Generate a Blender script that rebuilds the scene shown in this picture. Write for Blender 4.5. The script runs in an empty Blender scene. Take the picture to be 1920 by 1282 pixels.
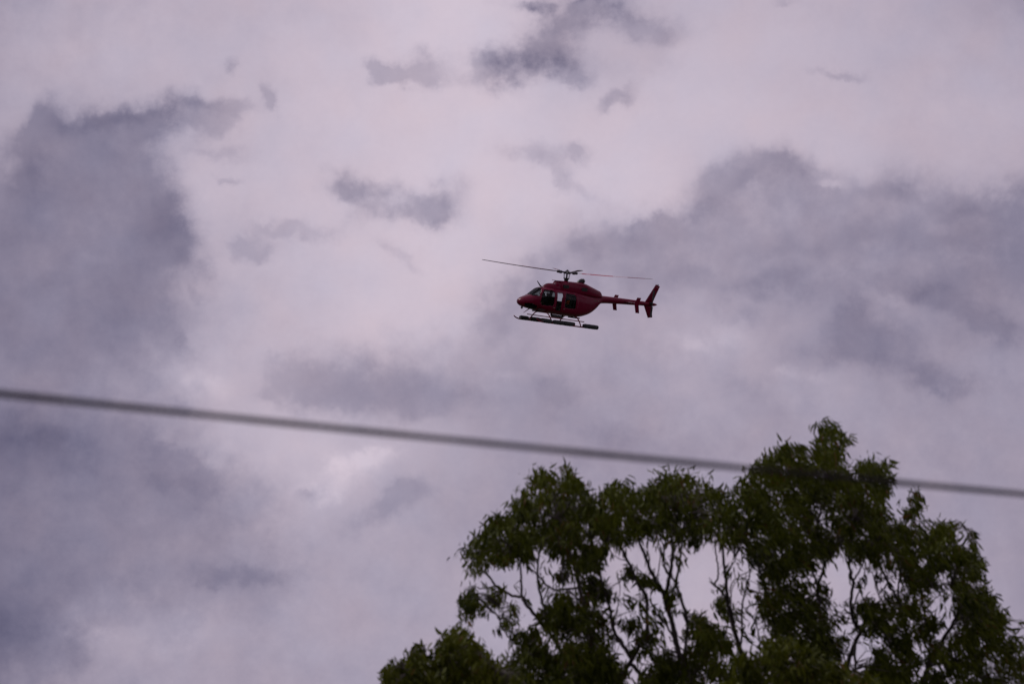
import bpy, bmesh, math, random
from mathutils import Vector, Matrix
R = math.radians
sc = bpy.context.scene
COL = sc.collection
rnd = random.Random(7)

# ------------------------------------------------------------------ camera
F = 10667.0                      # focal length in photograph pixels (200 mm on 36 mm, 1920 wide)
PITCH = R(14.0)
CAMPOS = Vector((0, 0, 1.65))
cam_d = bpy.data.cameras.new('camera'); cam = bpy.data.objects.new('camera', cam_d); COL.objects.link(cam)
cam.location = CAMPOS; cam.rotation_euler = (R(90) + PITCH, 0, 0)
cam_d.lens = 200; cam_d.sensor_width = 36; cam_d.clip_start = 0.1; cam_d.clip_end = 20000
cam_d.dof.use_dof = True; cam_d.dof.focus_distance = 348; cam_d.dof.aperture_fstop = 4.2
sc.camera = cam
RIGHT = Vector((1, 0, 0)); FWD = Vector((0, math.cos(PITCH), math.sin(PITCH))); UP = Vector((0, -math.sin(PITCH), math.cos(PITCH)))
def ray(px, py):
    return FWD + RIGHT * ((px - 960) / F) + UP * (-(py - 641) / F)
def at(px, py, depth):
    return CAMPOS + ray(px, py) * depth

# ------------------------------------------------------------------ view
vs = sc.view_settings
vs.view_transform = 'Standard'; vs.look = 'None'; vs.exposure = 0; vs.gamma = 1; vs.use_curve_mapping = False
sc.render.film_transparent = False
try:
    sc.cycles.use_denoising = True; sc.cycles.max_bounces = 8; sc.cycles.transparent_max_bounces = 16
except Exception: pass

# ------------------------------------------------------------------ world: overcast sky
SUN_EL, SUN_AZ = R(56), R(-62)
world = bpy.data.worlds.new('World'); sc.world = world; world.use_nodes = True
nt = world.node_tree; nt.nodes.clear(); L = nt.links
def node(kind, **kw):
    n = nt.nodes.new(kind)
    for k, v in kw.items(): setattr(n, k, v)
    return n
def put(sock, v):
    if hasattr(v, 'links') or hasattr(v, 'is_linked'): L.new(v, sock)
    else: sock.default_value = v
def M(op, a, b=None, c=None, clamp=False):
    n = node('ShaderNodeMath', operation=op, use_clamp=clamp)
    put(n.inputs[0], a)
    if b is not None: put(n.inputs[1], b)
    if c is not None: put(n.inputs[2], c)
    return n.outputs[0]
def VM(op, a, b=None, scale=None):
    n = node('ShaderNodeVectorMath', operation=op)
    put(n.inputs[0], a)
    if b is not None: put(n.inputs[1], b)
    if scale is not None: put(n.inputs['Scale'], scale)
    return n.outputs['Value'] if op in ('DOT_PRODUCT', 'LENGTH') else n.outputs[0]
def smooth(v, lo, hi):
    n = node('ShaderNodeMapRange', interpolation_type='SMOOTHSTEP')
    put(n.inputs[0], v); n.inputs[1].default_value = lo; n.inputs[2].default_value = hi
    return n.outputs[0]
def noise(vec, scale, detail, rough, color=False, dist=0.0):
    n = node('ShaderNodeTexNoise'); L.new(vec, n.inputs['Vector'])
    n.inputs['Scale'].default_value = scale; n.inputs['Detail'].default_value = detail
    n.inputs['Roughness'].default_value = rough; n.inputs['Distortion'].default_value = dist
    return n.outputs['Color'] if color else n.outputs[0]
tc = node('ShaderNodeTexCoord')
dirn = VM('NORMALIZE', tc.outputs['Generated'])
sep = node('ShaderNodeSeparateXYZ'); L.new(dirn, sep.inputs[0])
az = M('ARCTAN2', sep.outputs[0], sep.outputs[1])
el = M('ARCSINE', sep.outputs[2])
K = F / 100.0
U = M('MULTIPLY_ADD', M('MULTIPLY', az, M('COSINE', el)), K, 9.6)
V = M('MULTIPLY_ADD', M('SUBTRACT', el, PITCH), -K, 6.41)
cmb = node('ShaderNodeCombineXYZ'); L.new(U, cmb.inputs[0]); L.new(V, cmb.inputs[1])
D3 = VM('SCALE', dirn, scale=K)                                   # 1 unit = 100 photograph pixels, everywhere round the sky
wob = VM('SUBTRACT', noise(D3, 0.75, 4, 0.6, True), (0.5, 0.5, 0.5))
wobf = VM('SUBTRACT', noise(VM('ADD', D3, (31, 7, 3)), 2.6, 4, 0.6, True), (0.5, 0.5, 0.5))
P1 = VM('ADD', cmb.outputs[0], VM('SCALE', wob, scale=1.0))
P1 = VM('ADD', P1, VM('SCALE', wobf, scale=0.38))
P2 = VM('ADD', cmb.outputs[0], VM('SCALE', wob, scale=1.0))
P2 = VM('ADD', P2, VM('SCALE', wobf, scale=0.5))

GRID = [  # brightness of the cloud deck, one row per 120 units of elevation, one column per 120 of azimuth
 [164,175,181,184,186,192,200,206,203,194,186,190,187,184,180,171,153],
 [171,181,186,188,190,196,201,205,201,190,187,194,191,187,183,180,174],
 [173,176,181,186,192,198,202,204,204,200,199,197,194,191,187,185,181],
 [165,165,175,191,193,198,203,205,206,203,203,194,184,192,181,184,172],
 [140,142,150,178,189,197,202,204,196,180,168,164,154,147,139,135,130],
 [130,138,143,170,187,195,202,200,184,174,171,176,166,158,156,150,148],
 [138,143,152,178,186,174,168,170,164,163,165,170,169,168,160,158,158],
 [122,128,142,165,188,192,184,172,160,157,160,160,163,163,162,160,157],
 [128,135,140,142,158,179,175,165,161,161,161,166,165,162,160,159,156],
 [124,130,139,148,151,167,169,168,167,173,180,182,176,178,174,166,156],
 [114,134,164,168,164,168,168,170,172,174,178,180,176,174,170,164,156],
 [128,150,158,164,164,166,168,170,172,174,176,176,174,172,170,164,156]]
sp = node('ShaderNodeSeparateXYZ'); L.new(P2, sp.inputs[0])
u01 = M('DIVIDE', sp.outputs[0], 19.2, clamp=True)
vr = M('MINIMUM', M('MAXIMUM', M('DIVIDE', sp.outputs[1], 1.2), 0.0), 11.0)
level = None
for j, row in enumerate(GRID):
    if level is not None: u01 = M('MULTIPLY_ADD', level, 1e-7, u01); vr = M('MULTIPLY_ADD', level, 1e-7, vr)   # keeps the evaluation order serial
    fc = node('ShaderNodeFloatCurve'); L.new(u01, fc.inputs['Value']); fc.inputs['Factor'].default_value = 1
    cu = fc.mapping.curves[0]
    pts = [(i / 16.0, (v - 100) / 120.0) for i, v in enumerate(row)]
    cu.points[0].location = pts[0]; cu.points[1].location = pts[-1]
    for p in pts[1:-1]: cu.points.new(*p)
    fc.mapping.update()
    w = smooth(M('SUBTRACT', 1.0, M('ABSOLUTE', M('SUBTRACT', vr, float(j)))), 0.0, 1.0)
    level = M('MULTIPLY', fc.outputs[0], w) if level is None else M('MULTIPLY_ADD', fc.outputs[0], w, level)
level = M('MULTIPLY_ADD', level, 120.0, 100.0)

def chain(P, val):
    n = node('ShaderNodeVectorMath', operation='MULTIPLY_ADD'); L.new(val, n.inputs[0]); n.inputs[1].default_value = (1e-7,) * 3; L.new(P, n.inputs[2]); return n.outputs[0]
def blobs(lst, P, p=1.3):
    tot = None
    for b in lst:
        cx, cy, rx, ry = b[:4]; rot = b[4] if len(b) > 4 else 0.0; amp = b[5] if len(b) > 5 else 1.0
        if tot is not None: P = chain(P, tot)
        mp = node('ShaderNodeMapping', vector_type='TEXTURE'); L.new(P, mp.inputs[0])
        mp.inputs['Location'].default_value = (cx / 100, cy / 100, 0); mp.inputs['Rotation'].default_value = (0, 0, rot)
        mp.inputs['Scale'].default_value = (rx / 100, ry / 100, 1)
        d2 = VM('DOT_PRODUCT', mp.outputs[0], mp.outputs[0])
        if p != 1: d2 = M('POWER', d2, p)
        g = M('POWER', 0.36788, d2)
        tot = M('MULTIPLY', g, amp) if tot is None else M('MULTIPLY_ADD', g, amp, tot)
    return tot
nz = M('SUBTRACT', noise(D3, 1.5, 5, 0.58), 0.5)
nz2 = M('SUBTRACT', noise(VM('ADD', D3, (5, 11, 17)), 0.6, 3, 0.55), 0.5)
def mask(lst, lo, hi, k, p=1.3):
    g = blobs(lst, chain(P1, level), 1.0)
    g = M('MULTIPLY_ADD', M('MULTIPLY', g, nz), 1.9 * k, g)
    return smooth(M('MULTIPLY_ADD', nz, .22 * k, g), 0.0, hi + .35)
def addto(lv, m, amp): return M('MULTIPLY_ADD', M('MULTIPLY', m, M('MULTIPLY_ADD', nz, 1.5, 1.0)), amp, lv)
# big dark cumulus on the left
m1 = mask([(155,300,105,62),(235,245,70,34),(72,262,26,52,.35),(300,235,70,34,0,.45),(60,390,75,95),(40,480,110,110),(200,400,105,120),(270,420,60,95),(325,470,45,40,.6),(130,570,190,90)], .35, .65, 1.0)
tgt = M('MULTIPLY_ADD', nz2, 26.0, 134.0)
level = M('ADD', level, M('MULTIPLY', m1, M('MULTIPLY', M('SUBTRACT', tgt, level), 0.93)))
level = addto(level, mask([(150,245,60,22,-.1),(240,228,60,20,-.1),(60,340,40,50,.3),(310,420,40,60),(195,300,70,24,.4,.6)], .2, 1.2, 1.2), -16.0)
# bank on the right
m2 = mask([(1465,335,95,42),(1360,350,60,34,0,.8),(1420,400,120,60),(1580,425,170,70),(1690,395,95,70),(1880,400,90,70),(1760,440,150,50),(1260,455,90,50,-.3),(1160,470,60,55,-.5),(1070,530,80,75,-.6),(970,600,70,90,-.3,.8),(1300,530,260,50,0,.6),(1600,500,260,40,0,.6)], .35, .8, 1.15)
tgt2 = M('MULTIPLY_ADD', nz, 34.0, M('MULTIPLY_ADD', nz2, 30.0, M('MULTIPLY_ADD', M('MINIMUM', M('MAXIMUM', U, 9.0), 19.0), -3.0, 200.5)))
level = M('ADD', level, M('MULTIPLY', m2, M('MULTIPLY', M('SUBTRACT', tgt2, level), 0.9)))
level = addto(level, mask([(1645,630,90,34,.35),(1592,594,34,32),(1555,645,100,38,-.2),(1680,685,120,40,.3),(1790,715,60,22,.2)], .15, 1.4, .8), -23.0)
level = addto(level, mask([(1780,575,90,42,.6),(1450,540,130,30,-.3),(1850,620,60,24,.5)], .15, .95, 1.2), -16.8)
level = addto(level, mask([(1470,318,60,20,-.1),(1395,345,36,16,-.3),(1690,366,42,20),(1885,372,80,20),(1800,405,60,16),(1210,415,70,16,-.2),(1320,400,60,14,-.5),(1100,470,30,40,-.6)], .2, 1.2, 1.4), -17.0)
level = addto(level, mask([(1720,450,210,30,.05),(1480,470,120,24),(1250,520,120,24,.1),(1560,560,150,22,-.1),(1380,600,90,18)], .2, 1.2, 1.6), -13.0)
# torn small clouds
level = addto(level, mask([(1065,55,76,40,-.5),(1010,105,86,40,-.35),(1110,28,66,24,-.1),(1080,130,70,34,.2,.6),(1010,8,30,14,.2)], .2, 1.2, 1.0), -44.0)
level = addto(level, mask([(920,125,70,28,-.2),(1020,135,90,26,.05),(1235,62,48,34,0),(1170,50,50,26),(738,128,34,18),(702,124,22,18),(808,118,36,28),(770,134,50,16),(1085,155,30,14),(1160,190,34,15,-.4),(1060,6,90,16)], .2, .9, 1.2), -23.8)
level = addto(level, mask([(1005,286,62,22,.1),(1085,288,26,20,.3),(1050,330,34,18,.6),(1100,370,55,14,.4),(500,185,15,28),(505,205,12,16),(445,205,30,18),(400,250,36,16,-.5),(360,225,50,30),(445,132,16,14),(225,208,95,20,-.1,.4),(400,215,60,20,0,.7)], .2, .9, 1.2), -21.0)
level = addto(level, mask([(660,348,50,24,.25),(740,380,78,28,.35),(840,362,38,36,.3),(800,402,66,24,.1),(700,408,70,22,0,.7)], .2, 1.2, 1.0), -38.0)
level = addto(level, mask([(600,436,60,17,-.1),(510,440,50,15,0),(490,475,40,16),(740,480,44,14,.6),(370,200,50,20,0),(410,290,60,16),(430,340,30,8),(390,520,28,30,.8),(460,455,30,12),(1575,150,55,10),(1470,14,22,10,-.3),(330,650,60,20,.9),(370,560,22,12,.6)], .2, .9, 1.2), -16.8)
# middle and lower veils
level = addto(level, mask([(640,700,120,44,-.15),(590,740,100,36,0),(740,730,100,50),(545,690,50,32),(860,760,110,44,0,.8)], .15, 1, 1.3), -18.2)
level = addto(level, mask([(1000,520,75,50,-.6),(1020,760,60,40,0),(1055,740,50,26),(1180,440,90,34,-.2),(930,620,70,60),(1420,745,80,35,.6),(1170,820,90,30,.2)], .15, 1, 1.3), -14.0)
level = addto(level, mask([(700,965,100,26,-.5),(760,925,60,26,-.5),(590,928,26,15),(350,895,60,40),(60,830,150,40,.1),(340,890,70,40,.4,.9),(150,900,120,30,.1,.5),(30,1180,60,60,0,.6),(480,1080,80,25),(340,780,40,22),(420,1070,60,24),(300,845,60,26,.5)], .15, 1, 1.3), -18.2)
# bright openings
level = addto(level, mask([(645,885,80,34,-.35),(690,850,60,20,0),(620,930,28,20,-.5),(1555,342,34,12,.1,1.2),(335,556,46,20,-.2,.6)], .2, 1, 1.2), 17.2)
level = addto(level, mask([(395,725,60,30,.1),(355,1200,50,26,-.4),(180,1195,60,20),(1330,640,90,24,.1),(940,700,40,12,0),(1500,700,60,14),(1640,560,60,12,.3)], .2, 1, 1.2), 10.3)
# the same broken cloud goes on all round the sky
out_d = M('ADD', M('MAXIMUM', M('SUBTRACT', M('ABSOLUTE', M('SUBTRACT', U, 9.6)), 9.6), 0.0), M('MAXIMUM', M('SUBTRACT', M('ABSOLUTE', M('SUBTRACT', V, 6.41)), 6.41), 0.0))
m_out = smooth(out_d, 0.0, 5.0)
nbig = M('SUBTRACT', noise(VM('ADD', D3, VM('SCALE', wob, scale=1.5)), 0.22, 5, 0.55), 0.5)
wide = M('MULTIPLY_ADD', smooth(nbig, -0.2, 0.2), 70.0, 133.0)
level = M('ADD', level, M('MULTIPLY', m_out, M('SUBTRACT', wide, level)))
wx = node('ShaderNodeSeparateXYZ'); L.new(wobf, wx.inputs[0])
thick = smooth(M('SUBTRACT', 208.0, level), 0.0, 60.0)             # thicker cloud carries more texture than the bright thin veil
level = M('MULTIPLY_ADD', M('MULTIPLY', wx.outputs[0], thick), 17.0, level)
level = M('MULTIPLY_ADD', M('MULTIPLY', nz, M('MULTIPLY_ADD', thick, .7, .35)), 20.0, level)
level = M('MULTIPLY_ADD', nz2, 10.0, level)
level = M('MULTIPLY_ADD', M('SUBTRACT', noise(VM('ADD', D3, (3, 1, 9)), 9.0, 3, 0.6), 0.5), 4.0, level)
ramp = node('ShaderNodeValToRGB'); L.new(M('MULTIPLY_ADD', level, 1 / 120.0, -100 / 120.0), ramp.inputs[0])
def lin(c): c /= 255.0; return c / 12.92 if c <= .04045 else ((c + .055) / 1.055) ** 2.4
el_ = ramp.color_ramp.elements
stops = []
for lv in (100, 120, 140, 160, 180, 200, 220):
    t = (lv - 120) / 85.0
    stops.append(((lv - 100) / 120.0, (lin(lv - 2.5 + 7 * t), lin(lv - 9 - .5 * t), lin(lv + 14 - 9.5 * t), 1)))
el_[0].position, el_[0].color = stops[0]; el_[1].position, el_[1].color = stops[-1]
for p_, c_ in stops[1:-1]:
    e = el_.new(p_); e.color = c_
# faint warm/cool mottling of the cloud deck
mot = M('SUBTRACT', noise(VM('ADD', D3, (13, 5, 2)), 0.9, 2, 0.5), 0.5)
tint = node('ShaderNodeCombineXYZ')
L.new(M('MULTIPLY_ADD', mot, 0.10, 1.0), tint.inputs[0]); tint.inputs[1].default_value = 1.0
L.new(M('MULTIPLY_ADD', mot, -0.07, 1.0), tint.inputs[2])
ccol = VM('MULTIPLY', ramp.outputs[0], tint.outputs[0])
sky = node('ShaderNodeTexSky', sky_type='NISHITA'); sky.sun_disc = False
sky.sun_elevation = SUN_EL; sky.sun_rotation = SUN_AZ
bg_sky = node('ShaderNodeBackground'); L.new(sky.outputs[0], bg_sky.inputs[0]); bg_sky.inputs[1].default_value = 0.06
bg_c = node('ShaderNodeBackground'); L.new(ccol, bg_c.inputs[0]); bg_c.inputs[1].default_value = 1.0
mixs = node('ShaderNodeMixShader'); mixs.inputs[0].default_value = 0.95
L.new(bg_sky.outputs[0], mixs.inputs[1]); L.new(bg_c.outputs[0], mixs.inputs[2])
wo = node('ShaderNodeOutputWorld'); L.new(mixs.outputs[0], wo.inputs[0])
try: world.cycles.sampling_method = 'MANUAL'; world.cycles.sample_map_resolution = 512
except Exception: pass

# sun through the cloud, ahead of the camera and high
sl = bpy.data.lights.new('sun', 'SUN'); sl.energy = 1.5; sl.angle = R(14); sl.color = (1, .96, .92)
so = bpy.data.objects.new('sun', sl); COL.objects.link(so)
sd = Vector((math.sin(SUN_AZ) * math.cos(SUN_EL), math.cos(SUN_AZ) * math.cos(SUN_EL), math.sin(SUN_EL)))
so.rotation_euler = sd.to_track_quat('Z', 'Y').to_euler(); so.location = (0, 0, 200)

# ------------------------------------------------------------------ helpers
def obj(name, me, mat=None, parent=None, kind=None, label=None, cat=None, group=None, smooth_=False):
    if isinstance(me, bmesh.types.BMesh):
        bm = me; me = bpy.data.meshes.new(name); bm.to_mesh(me); bm.free()
    o = bpy.data.objects.new(name, me); COL.objects.link(o)
    if mat and not me.materials: me.materials.append(mat)
    if parent: o.parent = parent
    if smooth_:
        me.polygons.foreach_set('use_smooth', [True] * len(me.polygons))
    for k, v in (('kind', kind), ('label', label), ('category', cat), ('group', group)):
        if v: o[k] = v
    return o
def empty(name, mat4, label, cat, group=None):
    o = bpy.data.objects.new(name, None); COL.objects.link(o); o.matrix_world = mat4
    o['label'] = label; o['category'] = cat
    if group: o['group'] = group
    return o
def material(name, col, rough=.5, metal=0., coat=0., var=0.0, vscale=3.0, bump=0.0, spec=.5):
    m = bpy.data.materials.new(name); m.use_nodes = True; t = m.node_tree; b = t.nodes['Principled BSDF']
    b.inputs['Base Color'].default_value = (*col, 1); b.inputs['Roughness'].default_value = rough
    b.inputs['Metallic'].default_value = metal; b.inputs['Coat Weight'].default_value = coat
    b.inputs['Coat Roughness'].default_value = .08; b.inputs['Specular IOR Level'].default_value = spec
    if var or bump:
        c = t.nodes.new('ShaderNodeTexCoord'); n = t.nodes.new('ShaderNodeTexNoise'); t.links.new(c.outputs['Object'], n.inputs[0])
        n.inputs['Scale'].default_value = vscale; n.inputs['Detail'].default_value = 6
        if var:
            r = t.nodes.new('ShaderNodeValToRGB'); t.links.new(n.outputs[0], r.inputs[0])
            r.color_ramp.elements[0].position = .3; r.color_ramp.elements[1].position = .7
            r.color_ramp.elements[0].color = (*[x * (1 - var) for x in col], 1); r.color_ramp.elements[1].color = (*[min(1, x * (1 + var)) for x in col], 1)
            t.links.new(r.outputs[0], b.inputs['Base Color'])
        if bump:
            bp = t.nodes.new('ShaderNodeBump'); bp.inputs['Strength'].default_value = bump; t.links.new(n.outputs[0], bp.inputs['Height']); t.links.new(bp.outputs[0], b.inputs['Normal'])
    return m
def tube(bm, pts, rads, n=8, cap=True):
    pts = [Vector(p) for p in pts]
    if not hasattr(rads, '__len__'): rads = [rads] * len(pts)
    rings = []; ref = None
    for i, p in enumerate(pts):
        t = (pts[min(i + 1, len(pts) - 1)] - pts[max(i - 1, 0)])
        if t.length < 1e-9: t = Vector((0, 0, 1))
        t.normalize()
        if ref is None: ref = Vector((0, 0, 1)) if abs(t.z) < .9 else Vector((1, 0, 0))
        a = (ref - t * ref.dot(t)).normalized(); b = t.cross(a); ref = a
        rings.append([bm.verts.new(p + (a * math.cos(2 * math.pi * k / n) + b * math.sin(2 * math.pi * k / n)) * rads[i]) for k in range(n)])
    for r0, r1 in zip(rings, rings[1:]):
        for k in range(n): bm.faces.new((r0[k], r0[(k + 1) % n], r1[(k + 1) % n], r1[k]))
    if cap: bm.faces.new(rings[0][::-1]); bm.faces.new(rings[-1])
def box(bm, c, s, rot=None):
    c = Vector(c); vs_ = []
    for x in (-.5, .5):
        for y in (-.5, .5):
            for z in (-.5, .5):
                v = Vector((x * s[0], y * s[1], z * s[2]))
                if rot: v = rot @ v
                vs_.append(bm.verts.new(c + v))
    for f in ((0,1,3,2),(4,6,7,5),(0,4,5,1),(2,3,7,6),(0,2,6,4),(1,5,7,3)): bm.faces.new([vs_[i] for i in f])
def ball(bm, c, r, u=10, v=7):
    bmesh.ops.create_uvsphere(bm, u_segments=u, v_segments=v, radius=1, matrix=Matrix.Translation(Vector(c)) @ Matrix.Diagonal((r[0], r[1], r[2], 1)))
def lerp_table(tab, x):
    if x <= tab[0][0]: return tab[0][1:]
    for a, b in zip(tab, tab[1:]):
        if x <= b[0]:
            t = (x - a[0]) / (b[0] - a[0])
            return tuple(p + (q - p) * t for p, q in zip(a[1:], b[1:]))
    return tab[-1][1:]
def catmull(tab, x):
    n = len(tab)
    if x <= tab[0][0]: return tab[0][1:]
    if x >= tab[-1][0]: return tab[-1][1:]
    for i in range(n - 1):
        if x <= tab[i + 1][0]:
            p1, p2 = tab[i], tab[i + 1]; p0 = tab[max(i - 1, 0)]; p3 = tab[min(i + 2, n - 1)]
            h = p2[0] - p1[0]; t = (x - p1[0]) / h; out = []
            for k in range(1, len(p1)):
                m1 = (p2[k] - p0[k]) / max(p2[0] - p0[0], 1e-6) * h; m2 = (p3[k] - p1[k]) / max(p3[0] - p1[0], 1e-6) * h
                s = (p2[k] - p1[k])
                if s == 0: m1 = m2 = 0
                out.append((2*t**3-3*t**2+1)*p1[k] + (t**3-2*t**2+t)*m1 + (-2*t**3+3*t**2)*p2[k] + (t**3-t**2)*m2)
            return tuple(out)

# ------------------------------------------------------------------ ground
bm = bmesh.new(); bmesh.ops.create_circle(bm, cap_ends=True, segments=96, radius=6000)
obj('ground', bm, material('dry_grass', (.035, .042, .02), .95, var=.35, vscale=.2), kind='structure')

# ------------------------------------------------------------------ helicopter
# local frame: x to the nose, y to its left side, z up.  st(L, W, H): L metres back from the nose tip
TH = R(36); ROLL = math.atan(.1335)
v_ = ray(971.1, 563.0).normalized()
r0 = (RIGHT - v_ * RIGHT.dot(v_)).normalized(); u0 = r0.cross(v_)
rr = r0 * math.cos(ROLL) - u0 * math.sin(ROLL); uu = r0 * math.sin(ROLL) + u0 * math.cos(ROLL)
tail = rr * math.cos(TH) + v_ * math.sin(TH); port = rr * math.sin(TH) - v_ * math.cos(TH)
nose_pt = CAMPOS + v_ * 348.6
BL, BH = 3.1, -1.14
base = nose_pt + tail * BL + uu * BH
mw = Matrix(((-tail.x, port.x, uu.x, base.x), (-tail.y, port.y, uu.y, base.y), (-tail.z, port.z, uu.z, base.z), (0, 0, 0, 1)))
heli = empty('helicopter', mw, 'dark red helicopter with skids and black float bags flying under the grey clouds', 'helicopter')
def st(Lx, W, H): return Vector((BL - Lx, W, H - BH))
RED = material('red_paint', (.135, .0002, .021), .33, coat=.18, var=.06, vscale=1.5, spec=.10)
DRED = material('red_frame_paint', (.17, .003, .02), .4, coat=.0, spec=.2)
BLK = material('black_metal', (.012, .012, .013), .4, metal=.0)
HUBM = material('hub_metal', (.06, .06, .065), .38, metal=.7)
FABR = material('float_bag_fabric', (.018, .021, .022), .75, bump=.2, vscale=20)
INT = material('cabin_trim', (.03, .03, .032), .8)
WHITE = material('white_paint', (.75, .74, .74), .3)
CHROME = material('bright_metal', (.7, .7, .7), .15, metal=1)
def glassm(name, tint, gl):
    m = bpy.data.materials.new(name); m.use_nodes = True; t = m.node_tree; t.nodes.clear()
    o = t.nodes.new('ShaderNodeOutputMaterial'); mx = t.nodes.new('ShaderNodeMixShader'); tr = t.nodes.new('ShaderNodeBsdfTransparent'); g = t.nodes.new('ShaderNodeBsdfGlossy')
    fr = t.nodes.new('ShaderNodeFresnel'); fr.inputs[0].default_value = 1.45
    tr.inputs[0].default_value = tint; g.inputs[0].default_value = (gl, gl, gl, 1); g.inputs[1].default_value = .05
    t.links.new(fr.outputs[0], mx.inputs[0]); t.links.new(tr.outputs[0], mx.inputs[1]); t.links.new(g.outputs[0], mx.inputs[2]); t.links.new(mx.outputs[0], o.inputs[0])
    return m
GLASS = glassm('tinted_glass', (.30, .34, .32, 1), .4)
GLASSW = glassm('windshield_glass', (.62, .66, .66, 1), .4)
GLASSC = glassm('clear_glass', (.93, .95, .95, 1), .4)
BODY = [ # L, top, bottom, half width, height of widest, exponent
 (0, -.03, -.07, .02, -.05, 2), (.03, .04, -.15, .15, -.05, 2), (.1, .12, -.22, .27, -.04, 2.1), (.25, .23, -.30, .40, -.02, 2.2), (.5, .34, -.36, .52, .02, 2.3),
 (.75, .44, -.40, .59, .08, 2.4), (.85, .50, -.41, .61, .1, 2.5), (1.1, .70, -.44, .66, .13, 2.6), (1.4, .92, -.47, .70, .15, 2.7), (1.65, 1.01, -.50, .73, .15, 2.9),
 (2.0, 1.05, -.53, .75, .15, 3.1), (3.0, 1.05, -.56, .76, .15, 3.1), (4.0, 1.02, -.57, .74, .15, 3.0), (4.6, 1.0, -.52, .67, .18, 2.7), (5.1, .98, -.38, .57, .25, 2.5),
 (5.5, .97, -.20, .46, .35, 2.3), (5.85, .97, .08, .37, .48, 2.2), (6.1, .97, .36, .30, .62, 2.1), (6.3, .97, .48, .265, .72, 2), (7.3, .98, .57, .21, .775, 2), (8.9, .98, .66, .165, .82, 2),
 (9.8, .97, .71, .14, .84, 2), (10.25, .955, .735, .125, .845, 2), (10.5, .94, .78, .085, .86, 2), (10.64, .90, .84, .035, .87, 2), (10.68, .88, .86, .01, .87, 2)]
def section(tab, x, k, n, off=0.0):
    t, b, w, c, e = catmull(tab, x)
    t += off; b -= off; w += off
    a = 2 * math.pi * k / n; ca, sa = math.cos(a), math.sin(a)
    y = math.copysign(abs(ca) ** (2 / e), ca) * w
    h = math.copysign(abs(sa) ** (2 / e), sa); z = c + (h * (t - c) if h > 0 else h * (c - b))
    return st(x, y, z)
def inpoly(x, y, poly):
    r = False; j = len(poly) - 1
    for i in range(len(poly)):
        if (poly[i][1] > y) != (poly[j][1] > y) and x < (poly[j][0] - poly[i][0]) * (y - poly[i][1]) / (poly[j][1] - poly[i][1]) + poly[i][0]: r = not r
        j = i
    return r
W_DOOR = [(1.50, .86), (1.30, .55), (1.22, .10), (1.32, -.10), (2.12, -.08), (2.22, .10), (2.22, .80), (2.1, .86)]
W_MID = [(2.44, .80), (2.40, .30), (2.40, -.30), (2.78, -.30), (2.80, .80)]
W_REAR = [(3.06, .80), (3.02, .02), (3.12, -.10), (3.80, -.10), (3.90, .02), (3.88, .70), (3.75, .78)]
D_FRONT = [(1.42, .93), (1.18, .55), (1.12, .0), (1.25, -.36), (2.32, -.40), (2.33, .93)]
D_REAR = [(2.92, .93), (2.90, -.42), (3.95, -.42), (4.05, .0), (4.03, .93)]
W_SHIELD = [(.86, .42), (1.05, .38), (1.20, .62), (1.46, .93), (1.62, 1.1), (1.30, 1.1), (.80, .56), (.78, .46)]
W_CHIN = [(.22, -.10), (.35, -.29), (.85, -.41), (1.12, -.38), (1.05, -.16), (.65, -.05)]
def classify(Lx, W, H, nx):
    if abs(W) > .34:
        if inpoly(Lx, H, W_MID): return 'mid_window'
        if inpoly(Lx, H, W_DOOR): return 'door_window'
        if inpoly(Lx, H, W_REAR): return 'rear_window'
        if inpoly(Lx, H, D_FRONT): return 'door'
        if inpoly(Lx, H, D_REAR): return 'rear_door'
    if abs(W) > .028 and .80 < Lx < 1.52 and H > .40 + .16 * (Lx - .8) and Lx < 1.50 - .20 * (abs(W) / .7) + .0:
        return 'windshield'
    if abs(W) > .10 and inpoly(Lx, H, W_CHIN): return 'chin_window'
    return 'body'
NL, NK = 300, 104
xs = [10.68 * (i / NL) for i in range(NL + 1)]
xs = sorted(set([0, .004, .01, .02] + xs))
groups = {}
for i in range(len(xs) - 1):
    for k in range(NK):
        q = [section(BODY, xs[i], k, NK), section(BODY, xs[i], k + 1, NK), section(BODY, xs[i + 1], k + 1, NK), section(BODY, xs[i + 1], k, NK)]
        c = sum(q, Vector()) / 4
        cl = classify(BL - c.x, c.y, c.z + BH, 0)
        key = (cl, 0 if cl == 'body' else (1 if c.y > 0 else -1))
        groups.setdefault(key, []).append((i, k))
def shell(faces, off=0.0, thick=0.0):
    bm = bmesh.new(); vm = {}
    def gv(i, k):
        k %= NK
        if (i, k) not in vm: vm[(i, k)] = bm.verts.new(section(BODY, xs[i], k, NK, off))
        return vm[(i, k)]
    for i, k in faces: bm.faces.new((gv(i, k), gv(i + 1, k), gv(i + 1, k + 1), gv(i, k + 1)))
    if thick:
        bmesh.ops.recalc_face_normals(bm, faces=bm.faces)
        bmesh.ops.solidify(bm, geom=bm.faces[:], thickness=thick)
    return bm
obj('body', shell(groups.pop(('body', 0))), RED, heli, smooth_=True)
names = {'door_window': 'window', 'mid_window': 'window', 'rear_window': 'window', 'windshield': 'windshield', 'chin_window': 'chin_window', 'door': 'door', 'rear_door': 'door'}
doors = {}
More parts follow.
